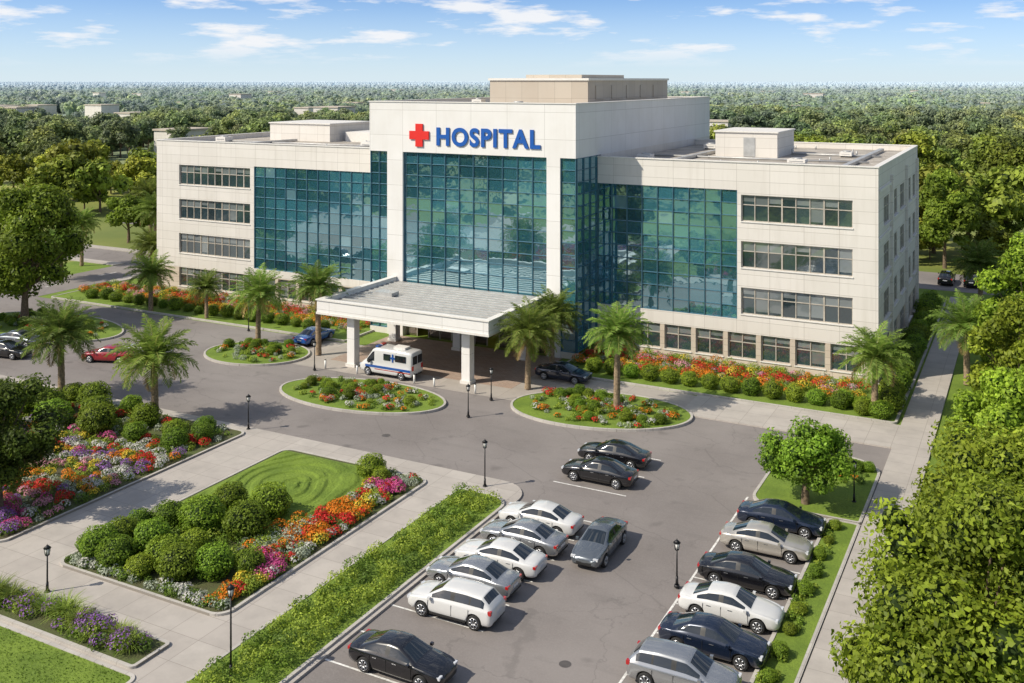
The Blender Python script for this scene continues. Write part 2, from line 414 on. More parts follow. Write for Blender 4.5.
def bed(name, poly, z0, z1, fill, kw=.18, fz=-.03):
    mb = MB(); inn = inset(poly, kw)
    for i in range(len(poly)):
        a, b, c, d = poly[i-1], poly[i], inn[i], inn[i-1]
        mb.face([(*a, z1), (*b, z1), (*c, z1), (*d, z1)], M['kerb'])
        mb.face([(*a, z0), (*b, z0), (*b, z1), (*a, z1)], M['kerb'])
        mb.face([(*c, z1+fz), (*d, z1+fz), (*d, z1), (*c, z1)], M['kerb'])
    mb.face([(x, y, z1+fz) for x, y in inn], fill)
    return mb.obj(name)

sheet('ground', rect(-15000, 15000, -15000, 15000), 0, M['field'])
sheet('lawn', rect(-122, 30, -20, 135), .012, M['lawn'])
mb = MB()
mb.face([(x, y, .03) for x, y in rect(-170, -8.8, 10, 79.9)], M['asphalt'])
mb.face([(x, y, .03) for x, y in rect(-114, -106, 79.9, 300)], M['asphalt'])
mb.face([(x, y, .03) for x, y in rect(-170, -114, 100, 107)], M['asphalt'])
mb.face([(x, y, .03) for x, y in rect(-150, -114, 128, 150)], M['asphalt'])
mb.face([(x, y, .03) for x, y in rect(-20, 60, 134, 146)], M['asphalt'])
mb.face([(x, y, .03) for x, y in rect(-240, -114, 176, 184)], M['asphalt'])
mb.obj('asphalt_road')
mb = MB()
for r_ in (rect(-105.9, -104.3, 90, 230), rect(-150, -114.1, 107.1, 108.7), rect(-150, -114.1, 98.2, 99.9), rect(-115.8, -114.1, 108.8, 127.9), rect(-240, -114.1, 184.1, 186)): slab(mb, r_, 0, .12, M['conc'])
mb.obj('sidewalk')
sheet('entrance_drive', rrect(-62, -23.5, 71.8, 80, 2), .036, M['drive'])
sheet('entrance_paving', rect(-58, -39, 74.5, 84.8), .044, M['pink'])
mb = MB(); Z = .038
def line(u0, u1, v0, v1): mb.face([(u0, v0, Z), (u1, v0, Z), (u1, v1, Z), (u0, v1, Z)], M['paint'])
for k in range(14):
    v = 28+k*2.62
    if v < 56: line(-28.2, -23.0, v-.055, v+.055)
    v = 27.1+k*2.95
    if v < 60.5: line(-15.75, -10.95, v-.055, v+.055)
line(-15.89, -15.77, 22, 62)
for v in (58.6, 61.9, 65.2): line(-27.6, -22.6, v-.055, v+.055)
for k in range(22): line(-110.08, -109.92, 84+k*8, 87+k*8)
for k in range(9): line(-132+k*3-.05, -132+k*3+.05, 136, 141)
mb.obj('road_marking')
mb = MB()
for (u, v, r) in ((-42, 60.5, .32), (-18.5, 40.5, .28), (-66, 61.5, .32)):
    mb.face([(u+r*math.cos(k*.39269), v+r*math.sin(k*.39269), .0365) for k in range(16)], M['iron'])
mb.obj('manhole_cover')
mb = MB(); slab(mb, rrect(-84, -28.2, 10, 57, (0.01, .01, 2.2, 1)), 0, .14, M['conc']); mb.obj('garden_pavement')
mb = MB(); slab(mb, rect(-8.9, -6.4, 10, 130), 0, .14, M['conc']); mb.obj('sidewalk')
mb = MB(); slab(mb, rect(-24.5, -8.9, 74.8, 79.9), 0, .137, M['conc']); mb.obj('sidewalk')
bed('planting_bed_kerb', rrect(-82, -51, 36, 56, .8), .1, .26, M['soil'])
bed('planting_bed_kerb', rrect(-46.5, -34.5, 36, 54.8, .9), .1, .26, M['soil'])
bed('planting_bed_kerb', rrect(-70, -35.0, 31.1, 33.4, .3), .1, .26, M['soil'])
bed('lawn_kerb', rrect(-70, -34.3, 5, 30.9, .5), .1, .2, M['lawn'])
bed('planting_bed_kerb', rrect(-32.3, -28.45, 12, 54.6, (.3, .3, 1.5, .5)), .1, .24, M['lawn'])
bed('planting_strip_kerb', rrect(-10.85, -8.95, 12, 60.9, .3), 0, .2, M['lawn'])
bed('tree_island_kerb', rrect(-15.6, -8.95, 61, 71.5, (1.5, .3, 2.5, 2.5)), 0, .2, M['lawn'])
bed('oval_island_kerb', ell(-49, 67, 7.6, 3.9, 4), 0, .22, M['lawn'])
bed('oval_island_kerb', ell(-30.2, 72.7, 7.2, 4.4, 12), 0, .22, M['lawn'])
bed('oval_island_kerb', ell(-65.3, 72.8, 5.2, 4.0, 10), 0, .22, M['lawn'])
bed('oval_island_kerb', ell(-92, 70.5, 10, 5, 0), 0, .22, M['lawn'])
bed('foundation_bed_kerb', rrect(-38, -9.2, 80.1, 89.8, .4), 0, .2, M['lawn'])
bed('foundation_bed_kerb', rrect(-104, -60.5, 80.1, 89.8, .4), 0, .2, M['lawn'])
bed('foundation_bed_kerb', rrect(-11.5, -9.1, 89.95, 128, .3), 0, .2, M['lawn'])
# mown lawn with curved clipped ridges (real relief)
mb = MB(); n = 170; u0, u1, v0, v1 = -46.2, -37.3, 43.8, 54.4
cu, cv = -41.2, 49.6
def hz_(u, v):
    du, dv = (u-cu), (v-cv)*.82
    wob = .35*math.sin(du*.9+1)+.3*math.sin(dv*1.1+du*.5)
    r = math.hypot(du, dv)+wob; th = math.atan2(dv, du)
    s = math.sin(r*2*math.pi/.98+(1.3*math.sin(2*th+.6)))
    gap = 1-math.exp(-((th-1.1)/.16)**2)-math.exp(-((th+2.2)/.13)**2)
    e = min(u-u0, u1-u, v-v0, v1-v); e = max(0, min(1, e/.6))
    return .24+.10*e*(max(-.5, min(.5, s*1.3))+.5)*max(0, gap)+.22*e*math.exp(-r*r/14)+.045*random.random()*e
mb.v = [(u0+(u1-u0)*i/n, v0+(v1-v0)*j/n, hz_(u0+(u1-u0)*i/n, v0+(v1-v0)*j/n)) for i in range(n+1) for j in range(n+1)]
for i in range(n):
    for j in range(n):
        a = i*(n+1)+j; mb.f.append((a, a+n+1, a+n+2, a+1)); mb.m.append(mb.mi(M['lawn'])); mb.c.append((1, 1, 1)); mb.sm.append(True)
mb.obj('mown_patterned_lawn')

# ------------------------------------------------------------------ hospital
HB = empty('hospital_building')
def wallgrid(mb, axis, a0, a1, z0, z1, p, th, holes, mat, low=None):
    As = sorted({a0, a1, *[h[0] for h in holes], *[h[1] for h in holes]}); Zs = sorted({z0, z1, *[h[2] for h in holes], *[h[3] for h in holes]})
    for zi in range(len(Zs)-1):
        run = None
        for ai in range(len(As)-1):
            ca, cz = (As[ai]+As[ai+1])/2, (Zs[zi]+Zs[zi+1])/2
            hole = any(h[0] < ca < h[1] and h[2] < cz < h[3] for h in holes)
            if not hole:
                if run is None: run = As[ai]
            if (hole or ai == len(As)-2) and run is not None:
                e = As[ai] if hole else As[ai+1]
                mt = low if (low and cz < 3.2) else mat
                if axis == 'u': mb.box(run, e, p, p+th, Zs[zi], Zs[zi+1], mt)
                else: mb.box(p-th, p, run, e, Zs[zi], Zs[zi+1], mt)
                run = None
def pt(axis, a, p, out, z):
    return (a, p-out, z) if axis == 'u' else (p+out, a, z)
def bx(mb, axis, a0, a1, p, o0, o1, z0, z1, mat, col=(1, 1, 1)):
    if axis == 'u': mb.box(a0, a1, p-o1, p-o0, z0, z1, mat, col)
    else: mb.box(p+o0, p+o1, a0, a1, z0, z1, mat, col)
def curtain(mb, axis, a0, a1, z0, z1, p, nc, nr, ph=0):
    da, dz = (a1-a0)/nc, (z1-z0)/nr
    for i in range(nc):
        for j in range(nr):
            A, B, C, D = a0+i*da, a0+(i+1)*da, z0+j*dz, z0+(j+1)*dz
            cu_, cz_ = (A+B)/2, (C+D)/2
            f = .48+.24*math.sin(cu_*.55+cz_*.33+ph)+.22*math.sin(cu_*.23-cz_*.5+ph*2)+random.uniform(-.09, .09)  # broad mottled reflections painted into pane colour, plus random pane tint
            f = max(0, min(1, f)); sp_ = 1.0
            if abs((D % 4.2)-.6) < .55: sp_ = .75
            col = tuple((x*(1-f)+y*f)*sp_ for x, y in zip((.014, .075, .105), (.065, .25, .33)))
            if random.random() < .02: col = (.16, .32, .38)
            o = [random.uniform(-.012, .012) for _ in range(3)]
            mb.face([pt(axis, A, p, o[0], C), pt(axis, B, p, o[1], C), pt(axis, B, p, o[2], D), pt(axis, A, p, o[0]+o[2]-o[1], D)], M['glass'], col)
    for i in range(nc+1):
        wd = .036
        a = min(max(a0+i*da, a0+wd), a1-wd)
        bx(mb, axis, a-wd, a+wd, p, -.05, .12, z0, z1, M['mull'])
    for j in range(nr+1):
        zc = min(max(z0+j*dz, z0+.03), z1-.03)
        bx(mb, axis, a0+.002, a1-.002, p, -.04, .09, zc-.03, zc+.03, M['mull'])
def winstrip(mb, axis, a0, a1, z0, z1, p, wpane=1.2, transom=True):
    nc = max(1, round((a1-a0)/wpane)); da = (a1-a0)/nc; zt = z0+(z1-z0)*.62
    for i in range(nc):
        A, B = a0+i*da, a0+(i+1)*da
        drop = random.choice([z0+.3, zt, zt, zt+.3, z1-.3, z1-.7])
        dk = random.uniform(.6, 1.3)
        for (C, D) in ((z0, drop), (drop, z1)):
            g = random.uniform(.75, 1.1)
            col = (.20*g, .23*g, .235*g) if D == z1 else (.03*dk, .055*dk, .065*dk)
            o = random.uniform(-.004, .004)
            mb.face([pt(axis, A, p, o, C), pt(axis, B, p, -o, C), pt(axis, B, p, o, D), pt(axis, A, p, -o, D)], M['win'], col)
    for i in range(nc+1):
        a = min(max(a0+i*da, a0+.04), a1-.04); wd = .04 if i % 3 else .07
        bx(mb, axis, max(a0, a-wd), min(a1, a+wd), p, -.04, .07, z0, z1, M['frame'])
    for zc in ([z0+.04, zt, z1-.04] if transom else [z0+.04, z1-.04]):
        bx(mb, axis, a0+.003, a1-.003, p, -.03, .055, zc-.04, zc+.04, M['frame'])
    bx(mb, axis, a0-.05, a1+.05, p, .08, .33, z0-.09, z0-.003, M['coping'])
ROWS = [(13.2, 15.6), (9.0, 11.4), (4.8, 7.2)]
G = (.75, 3.05); VF = 90.0
walls, glz = MB(), MB()
U0, U1, VB = -37.7, -11.8, 122.0
holes = [(-37.7, -23.95, 4.3, 16.0)]+[(-23.6, -13.9, a, b) for a, b in ROWS]
gr = []; a = -36.9
while a+2.6 < -12.6: gr.append((a, a+2.6, *G)); a += 3.02
wallgrid(walls, 'u', U0, U1, 0, 18.5, VF, .4, holes+gr, M['wall'], M['wall_lo'])
curtain(glz, 'u', -37.7, -23.95, 4.3, 16.0, VF+.15, 9, 10, 1.0)
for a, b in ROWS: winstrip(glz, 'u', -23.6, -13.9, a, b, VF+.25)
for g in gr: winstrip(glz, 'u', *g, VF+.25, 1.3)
sh = []
for (a, b) in ROWS+[G]:
    for v in (93.5, 99.5, 105.5, 111.5): sh.append((v, v+3.6, a, b))
    sh.append((117, 119.5, a, b))
wallgrid(walls, 'v', VF+.4, VB, 0, 18.5, U1, .4, sh, M['wall'], M['wall_lo'])
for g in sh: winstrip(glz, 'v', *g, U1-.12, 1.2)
for v in (98.3, 110.3, 120.6): walls.box(U1+.003, U1+.25, v-.35, v+.35, 0, 17.2, M['wall'])
for zz in (3.9, 8.1, 12.3, 16.5): walls.box(U1+.003, U1+.14, 90.4, 97.94, zz-.12, zz+.12, M['coping'])
walls.box(U0, U1-.4, VB-.4, VB, 0, 18.5, M['wall'])
walls.box(U0+.1, U1-.75, VF+.7, VB-.5, 0, 17.75, M['interior'])
L0, L1 = -97.0, -61.0
holes = [(-81.2, -61.0, 3.9, 15.85)]+[(-93.2, -81.8, a, b) for a, b in ROWS+[G]]
gl = []; a = -80.6
while a+2.6 < -61.3: gl.append((a, a+2.6, .75, 2.95)); a += 3.05
wallgrid(walls, 'u', L0, L1, 0, 18.5, VF, .4, holes+gl, M['wall'], M['wall_lo'])
curtain(glz, 'u', -81.2, -61.0, 3.9, 15.85, VF+.15, 13, 10, 2.4)
for a, b in ROWS+[G]: winstrip(glz, 'u', -93.2, -81.8, a, b, VF+.25)
for g in gl: winstrip(glz, 'u', *g, VF+.25, 1.3)
walls.box(L0, L0+.4, VF+.4, VB, 0, 18.5, M['wall']); walls.box(L0+.4, L1, VB-.4, VB, 0, 18.5, M['wall'])
walls.box(L0+.6, L1-.1, VF+.7, VB-.5, 0, 17.75, M['interior'])
C0, C1, CF, CB = -61.0, -37.7, 84.9, 128.0
walls.box(C0, C1, CF, CB, 18.7, 23.15, M['header'])
walls.box(C0+.01, C0+.4, CF+.3, CB-.01, 0, 18.7, M['wall']); walls.box(C0+.4, C1-.01, CB-.5, CB-.01, 0, 18.7, M['wall'])
walls.box(C1-.4, C1-.002, 91, CB-.5, 0, 18.7, M['wall'])
walls.box(C0+.5, C1-.6, CF+.9, CB-.6, 4.4, 18.69, M['interior'])
walls.box(-58.8, -56.9, CF, CF+.8, 0, 18.7, M['header']); walls.box(-40.7, -39.3, CF, CF+.8, 0, 18.7, M['header'])
walls.box(-56.9, -40.7, CF+.12, CF+.7, 4.0, 4.7, M['header'])
walls.box(-61, -58.8, CF+.1, CF+.7, 0, .6, M['wall']); walls.box(-39.3, -37.72, CF+.1, CF+.7, 0, .6, M['wall'])
curtain(glz, 'u', -56.9, -40.7, 4.7, 18.7, CF+.35, 10, 12, .2)
curtain(glz, 'u', -61.0, -58.8, .6, 18.7, CF+.25, 2, 16, .9)
curtain(glz, 'u', -39.3, -37.75, .6, 18.7, CF+.25, 1, 16, 3.0)
curtain(glz, 'v', CF+.25, 90.0, .6, 18.7, C1-.05, 3, 16, 4.0)
# lobby
walls.box(-56.9, -40.7, CF+4.2, CF+4.4, 0, 4.0, M['doorwood']); walls.box(-56.9, -40.7, CF+.72, CF+4.2, 3.85, 4.0, M['coping'])
for k in range(4): walls.box(-54.5+k*4, -53.3+k*4, CF+1.5, CF+2.7, 3.80, 3.846, M['warm'])
for k in range(12):
    a = -56.9+k*1.35
    glz.box(a, a+.08, CF+.55, CF+.68, 0, 4.0, M['frame'])
    if k % 3 != 1: glz.face([(a+.08, CF+.6, 0.05), (a+1.35, CF+.6, .05), (a+1.35, CF+.6, 3.1), (a+.08, CF+.6, 3.1)], M['win'], (.07, .05, .03))
glz.box(-56.9, -40.7, CF+.54, CF+.69, 3.1, 3.25, M['frame'])
walls.obj('walls', HB); glz.obj('glazing', HB)
rf = MB()
def parapet(u0, u1, v0, v1, z0, z1, t=.45, mat='wall'):
    rf.box(u0, u1, v0, v0+t, z0, z1, M[mat]); rf.box(u0, u1, v1-t, v1, z0, z1, M[mat])
    rf.box(u0, u0+t, v0+t, v1-t, z0, z1, M[mat]); rf.box(u1-t, u1, v0+t, v1-t, z0, z1, M[mat])
    o = .08
    rf.box(u0-o, u1+o, v0-o, v0+t+o, z1, z1+.09, M['coping']); rf.box(u0-o, u1+o, v1-t-o, v1+o, z1, z1+.09, M['coping'])
    rf.box(u0-o, u0+t+o, v0+t+o, v1-t-o, z1, z1+.09, M['coping']); rf.box(u1-t-o, u1+o, v0+t+o, v1-t-o, z1, z1+.09, M['coping'])
parapet(C0, C1, CF, CB, 23.15, 23.75, mat='header')
rf.box(C0+.45, C1-.45, CF+.45, CB-.45, 23.15, 23.2, M['roofdeck'])
for (a, b, x) in ((U0, U1, 1), (L0, L1, 0)):
    rf.box(a+.4, b-.4, VF+.4, VB-.4, 17.8, 17.95, M['roofdeck'])
    o = .08
    rf.box(a, b+o*x, VF-o, VF+.45, 18.5, 18.6, M['coping']); rf.box(a, b, VB-.45, VB+o, 18.5, 18.6, M['coping'])
    if x: rf.box(b-.45, b+o, VF+.45, VB-.45, 18.5, 18.6, M['coping'])
    else: rf.box(a-o, a+.45, VF+.45, VB-.45, 18.5, 18.6, M['coping'])
rf.box(-54, -42.1, 98, 124, 23.2, 25.95, M['beige']); rf.box(-54.15, -41.95, 97.85, 124.15, 25.95, 26.2, M['coping'])
rf.box(-52, -45, 103, 116, 26.2, 26.6, M['beige'])
for k in range(5): rf.box(-42.09, -42.0, 100+k*4.6, 102.6+k*4.6, 23.9, 25.4, M['beige'])
rf.box(-30, -23.5, 104, 112, 17.95, 20.5, M['wall']); rf.box(-30.15, -23.35, 103.85, 112.15, 20.5, 20.65, M['coping'])
rf.box(-27, -25.8, 103.95, 103.99, 18, 20.0, M['galv'])
rf.box(-91, -81, 104, 113, 17.95, 20.2, M['wall']); rf.box(-91.15, -80.85, 103.85, 113.15, 20.2, 20.35, M['coping'])
rf.box(-80, -76, 106, 111, 17.95, 19.2, M['coping'])
rr = random.Random(3)
def hvac(x, y, z, w_, d_, h_):
    rf.box(x, x+w_, y, y+d_, z+.15, z+h_, M['coping']); rf.box(x+.2, x+w_-.2, y-.03, y-.001, z+.35, z+h_-.2, M['galv'])
    rf.tube((x+w_/2, y+d_/2, z+h_), (x+w_/2, y+d_/2, z+h_+.12), min(w_, d_)*.32, min(w_, d_)*.32, M['galv'], 14)
    for sx in (0.1, w_-.2): rf.box(x+sx, x+sx+.1, y+.1, y+d_-.1, z, z+.15, M['dark'])
for (x, y) in ((-35.5, 95), (-21, 97), (-18, 108), (-34, 113), (-71, 97), (-66, 103), (-94, 97), (-92, 116)):
    hvac(x, y, 17.95, rr.uniform(1.2, 2.0), rr.uniform(1.1, 1.6), rr.uniform(.45, .8))
for (x, y) in ((-57.5, 100), (-57, 110), (-48, 91)): hvac(x, y, 23.2, rr.uniform(1, 1.8), rr.uniform(1, 1.6), rr.uniform(.4, .6))
for k in range(26):
    x = rr.choice([rr.uniform(-36, -13.5), rr.uniform(-95, -63)]); y = rr.uniform(92, 120); rf.tube((x, y, 17.95), (x, y, 18.2+rr.random()*.4), .09, .09, M['galv'], 7)
for (y, x0, x1) in ((100.5, -36, -14), (94, -34, -20), (109, -23, -14), (98, -94, -64), (108, -76, -63)):
    rf.tube((x0, y, 18.1), (x1, y, 18.1), .10, .10, M['galv'], 6)
for (x, y0, y1) in ((-31.5, 93, 118), (-15.5, 93, 119), (-70, 93, 119), (-86, 93, 103)):
    rf.box(x, x+.5, y0, y1, 18.0, 18.3, M['galv'])
for k in range(7):
    rf.box(U0+.5, U1-.5, 93.3+k*4-.06, 93.3+k*4+.06, 17.951, 17.962, M['coping']); rf.box(L0+.5, L1-.5, 93.3+k*4-.06, 93.3+k*4+.06, 17.951, 17.962, M['coping'])
rf.obj('roof', HB)
cn_ = MB(); k0, k1, kv0, kv1 = -58.1, -40.2, 72.7, 84.85
cn_.box(k0, k1, kv0, kv0+.45, 4.65, 5.9, M['header']); cn_.box(k0, k0+.45, kv0+.45, kv1, 4.65, 5.9, M['header']); cn_.box(k1-.45, k1, kv0+.45, kv1, 4.65, 5.9, M['header'])
cn_.box(k0-.1, k1+.1, kv0-.1, kv0+.5, 5.9, 6.0, M['coping']); cn_.box(k0-.1, k0+.5, kv0+.5, kv1, 5.9, 6.0, M['coping']); cn_.box(k1-.5, k1+.1, kv0+.5, kv1, 5.9, 6.0, M['coping'])
cn_.box(k0-.06, k1+.06, kv0-.06, kv0-.002, 4.65, 4.85, M['coping']); cn_.box(k1+.002, k1+.06, kv0, kv1, 4.65, 4.85, M['coping'])
cn_.box(k0+.45, k1-.45, kv0+.45, kv1, 4.7, 5.55, M['roofmetal'])
v = kv0+1.0
while v < kv1-.3:
    cn_.box(k0+.5, k1-.5, v, v+.09, 5.55, 5.63, M['galv']); v += .85
cn_.box(-55.5, -53.5, 78, 79.2, 5.63, 5.95, M['galv'])
for (u, v) in ((-54.9, 73.9), (-43.1, 74.3), (-56.6, 83.0), (-42.0, 83.0), (-49.2, 83.0)):
    cn_.box(u-.40, u+.40, v-.40, v+.40, .3, 4.65, M['header']); cn_.box(u-.5, u+.5, v-.5, v+.5, 0, .3, M['coping']); cn_.box(u-.48, u+.48, v-.48, v+.48, 4.4, 4.648, M['coping'])
for i in range(5):
    for j in range(3): cn_.box(-56+i*3.6, -55.4+i*3.6, 75+j*3.6, 75.6+j*3.6, 4.66, 4.695, M['opal'])
cn_.obj('entrance_canopy', HB)
tcv = bpy.data.curves.new('t', 'FONT'); tcv.body = 'HOSPITAL'; tcv.extrude = .08; tcv.offset = .034; tcv.space_character = 1.14
to = bpy.data.objects.new('t', tcv); COL.objects.link(to); dg = bpy.context.evaluated_depsgraph_get(); dg.update()
me = bpy.data.meshes.new_from_object(to.evaluated_get(dg)); bpy.data.objects.remove(to)
co_ = np.zeros(len(me.vertices)*3); me.vertices.foreach_get('co', co_); co_ = co_.reshape(-1, 3); mn, mx = co_.min(0), co_.max(0)
T = (co_-mn)/(mx-mn); new = np.stack([-52.8+T[:, 0]*11.5, CF-.03-.10*T[:, 2], 19.45+T[:, 1]*1.85], 1)
me.vertices.foreach_set('co', new.reshape(-1)); me.materials.clear(); me.materials.append(M['blue']); me.update(); mk('hospital_lettering', me, HB)
mb = MB(); uc, zc, h, t = -54.85, 20.45, 1.15, .42; y0, y1 = CF-.16, CF-.03
mb.box(uc-t, uc+t, y0, y1, zc-h, zc+h, M['red']); mb.box(uc-h, uc-t, y0, y1, zc-t, zc+t, M['red']); mb.box(uc+t, uc+h, y0, y1, zc-t, zc+t, M['red']); mb.obj('red_cross', HB)

# ------------------------------------------------------------------ vehicles
def loft_car(name, st, wheels, wr, paint, gl0, gl1, ws, rg, pillars, extra):
    xs = {s[0] for s in st}
    for wx in wheels:
        for d in (-.40, -.39, -.28, -.14, 0, .14, .28, .39, .40): xs.add(round(wx+d, 3))
    for p in pillars: xs.add(p-.035); xs.add(p+.035)
    xs |= {gl0, gl1, *ws} | ({*rg} if rg[0] > -5 else set())
    xs = sorted(xs); out = []
    for x in xs:
        if out and x-out[-1] < .008: continue
        out.append(x)
    xs = out; sx = [s[0] for s in st]; rings = []
    for x in xs:
        w_, zb, zs, wt, zt = [float(np.interp(x, sx, [s[k] for s in st])) for k in (1, 2, 3, 4, 5)]
        za = zb
        for wx in wheels:
            d = abs(x-wx); R_ = wr+.06
            if d < .395: za = max(za, wr+math.sqrt(max(0, .395**2-d*d))*(R_/.395))
        rings.append([(0, zb), (w_-.28, zb), (w_-.28, za), (w_-.03, za), (w_, max(.52, za+.05)), (w_-.015, (zs+.55)/2+.04), (w_-.04, zs), (w_-.09, zs+.035), (wt+.03, zt-.05), (wt-.05, zt-.005), (wt*.5, zt+.025), (0, zt+.035)])
    mb = MB(); nr = len(rings[0]); full = 2*nr-2
    idx = []
    for x, r in zip(xs, rings):
        pts = [(x, y, z_) for y, z_ in r]+[(x, -y, z_) for y, z_ in r[-2:0:-1]]
        idx.append(list(range(len(mb.v), len(mb.v)+full))); mb.v += pts
    def add(f, m): mb.f.append(f); mb.m.append(mb.mi(m)); mb.c.append((1, 1, 1)); mb.sm.append(True)
    for i in range(len(xs)-1):
        xm = (xs[i]+xs[i+1])/2
        for j in range(full):
            j2 = (j+1) % full; jj = min(j, full-1-j)
            m = paint
            if jj < 3: m = M['trim']
            elif jj == 7 and gl0 < xm < gl1: m = M['trim'] if any(abs(xm-p) < .036 for p in pillars) else M['cglass']
            elif jj in (9, 10) and (ws[0] < xm < ws[1] or (rg[0] < xm < rg[1])): m = M['cglass']
            add((idx[i][j], idx[i+1][j], idx[i+1][j2], idx[i][j2]), m)
    add(tuple(idx[0]), paint); add(tuple(reversed(idx[-1])), paint)
    mb.f = [tuple(reversed(f)) for f in mb.f]
    me = mb.mesh(name+'_b'); o = mk('tmp', me); md = o.modifiers.new('s', 'SUBSURF'); md.levels = 1; md.render_levels = 1
    dg = bpy.context.evaluated_depsgraph_get(); dg.update(); m2 = bpy.data.meshes.new_from_object(o.evaluated_get(dg)); bpy.data.objects.remove(o)
    fb = MB(); fb.v = [tuple(v.co) for v in m2.vertices]; fb.mats = [m for m in me.materials]
    for p in m2.polygons: fb.f.append(tuple(p.vertices)); fb.m.append(p.material_index); fb.c.append((1, 1, 1)); fb.sm.append(True)
    W = max(s[1] for s in st)
    for wx in wheels:
        for s in (-1, 1):
            yo = s*(W-.01); yi = s*(W-.23)
            fb.tube((wx, yi, wr), (wx, yo-s*.02, wr), wr, wr, M['tyre'], 22); fb.tube((wx, yo-s*.02, wr), (wx, yo, wr), wr, wr*.9, M['tyre'], 22)
            fb.tube((wx, yo, wr), (wx, yo+s*.004, wr), wr*.70, wr*.68, M['trim'], 20)
            fb.tube((wx, yo, wr), (wx, yo+s*.03, wr), wr*.2, wr*.16, M['rim'], 10)
            for k in range(7):
                t = 2*math.pi*k/7; d = Vector((math.cos(t), 0, math.sin(t)))
                fb.tube(Vector((wx, yo+s*.012, wr))+d*.04, Vector((wx, yo+s*.012, wr))+d*wr*.68, .032, .038, M['rim'], 5)
            for k in range(20):
                t, t2 = 2*math.pi*k/20, 2*math.pi*(k+1)/20
                fb.tube((wx+math.cos(t)*wr*.68, yo+s*.008, wr+math.sin(t)*wr*.68), (wx+math.cos(t2)*wr*.68, yo+s*.008, wr+math.sin(t2)*wr*.68), .018, .018, M['rim'], 4, False)
    extra(fb, W)
    return fb.mesh(name)
def sedan(paint):
    st = [(-2.38, .64, .36, .74, .48, .80), (-2.33, .78, .30, .84, .58, .93), (-2.05, .87, .25, .91, .66, .99), (-1.72, .90, .22, .92, .70, 1.01), (-.92, .91, .21, .94, .58, 1.37), (-.3, .915, .21, .94, .58, 1.45),
          (.22, .915, .21, .93, .58, 1.42), (1.12, .905, .21, .90, .74, .985), (1.6, .89, .21, .86, .68, .92), (2.1, .84, .23, .78, .60, .82), (2.33, .72, .28, .66, .50, .71), (2.39, .58, .36, .57, .42, .60)]
    def ex(fb, W):
        for s in (-1, 1):
            y0, y1 = sorted((s*.50, s*.76))
            fb.box(2.16, 2.31, y0, y1, .62, .735, M['lampw']); fb.box(-2.345, -2.2, y0, y1+(.04 if s > 0 else 0), .74, .87, M['lampr'])
            a, b = sorted((s*.90, s*1.04)); fb.box(.82, .95, a, b, .92, 1.03, paint)
            for x in (.15, -.85): a, b = sorted((s*.905, s*.925)); fb.box(x-.1, x+.1, a, b, .80, .825, M['rim'])
            for x in (.98, -.27, -1.12): a, b = sorted((s*.90, s*.917)); fb.box(x-.006, x+.006, a, b, .38, .88, M['trim'])
        fb.box(2.31, 2.385, -.42, .42, .36, .50, M['trim']); fb.box(2.28, 2.37, -.30, .30, .56, .64, M['trim'])
        fb.box(-2.39, -2.36, -.25, .25, .60, .72, M['lampw']); fb.box(-2.38, -2.3, -.6, .6, .34, .42, M['trim'])
    return loft_car('sedan', st, (-1.42, 1.42), .33, paint, -1.42, .95, (.25, 1.09), (-1.68, -.95), (-.27,), ex)
def suv(paint):
    st = [(-2.28, .70, .38, .85, .52, .95), (-2.22, .82, .30, .95, .62, 1.02), (-2.08, .88, .26, .97, .64, 1.16), (-1.70, .90, .24, .98, .60, 1.50), (-.8, .92, .24, .98, .60, 1.58),
          (.30, .92, .24, .97, .60, 1.55), (1.15, .91, .24, .95, .74, 1.06), (1.6, .90, .24, .91, .68, .99), (2.05, .86, .26, .84, .60, .89), (2.26, .74, .30, .72, .52, .77), (2.32, .62, .38, .62, .45, .66)]
    def ex(fb, W):
        for s in (-1, 1):
            y0, y1 = sorted((s*.52, s*.79))
            fb.box(2.08, 2.245, y0, y1, .68, .80, M['lampw']); y0, y1 = sorted((s*.66, s*.84)); fb.box(-2.24, -2.08, y0, y1, .84, 1.02, M['lampr'])
            a, b = sorted((s*.91, s*1.06)); fb.box(.86, 1.0, a, b, .98, 1.10, paint)
            for x in (1.05, -.2, -1.1): a, b = sorted((s*.905, s*.922)); fb.box(x-.006, x+.006, a, b, .42, .92, M['trim'])
            a, b = sorted((s*.90, s*.935)); fb.box(-.95, .95, a, b, .28, .38, M['trim'])
        fb.box(2.24, 2.32, -.45, .45, .40, .56, M['trim']); fb.box(2.2, 2.29, -.32, .32, .60, .69, M['trim'])
        fb.box(-2.29, -2.26, -.25, .25, .68, .80, M['lampw'])
    return loft_car('suv', st, (-1.38, 1.40), .35, paint, -1.80, 1.0, (.33, 1.12), (-2.06, -1.73), (-.2, -1.12), ex)
cars = {}
def car(kind, colr, u, v, rot, name='parked_car'):
    k = (kind, colr)
    if k not in cars: cars[k] = (sedan if kind == 's' else suv)(P[colr])
    return mk(name, cars[k], None, (u, v, .032), math.radians(rot), (1.03, 1.0, 1.0))
rj = lambda: random.uniform(-1.5, 1.5)
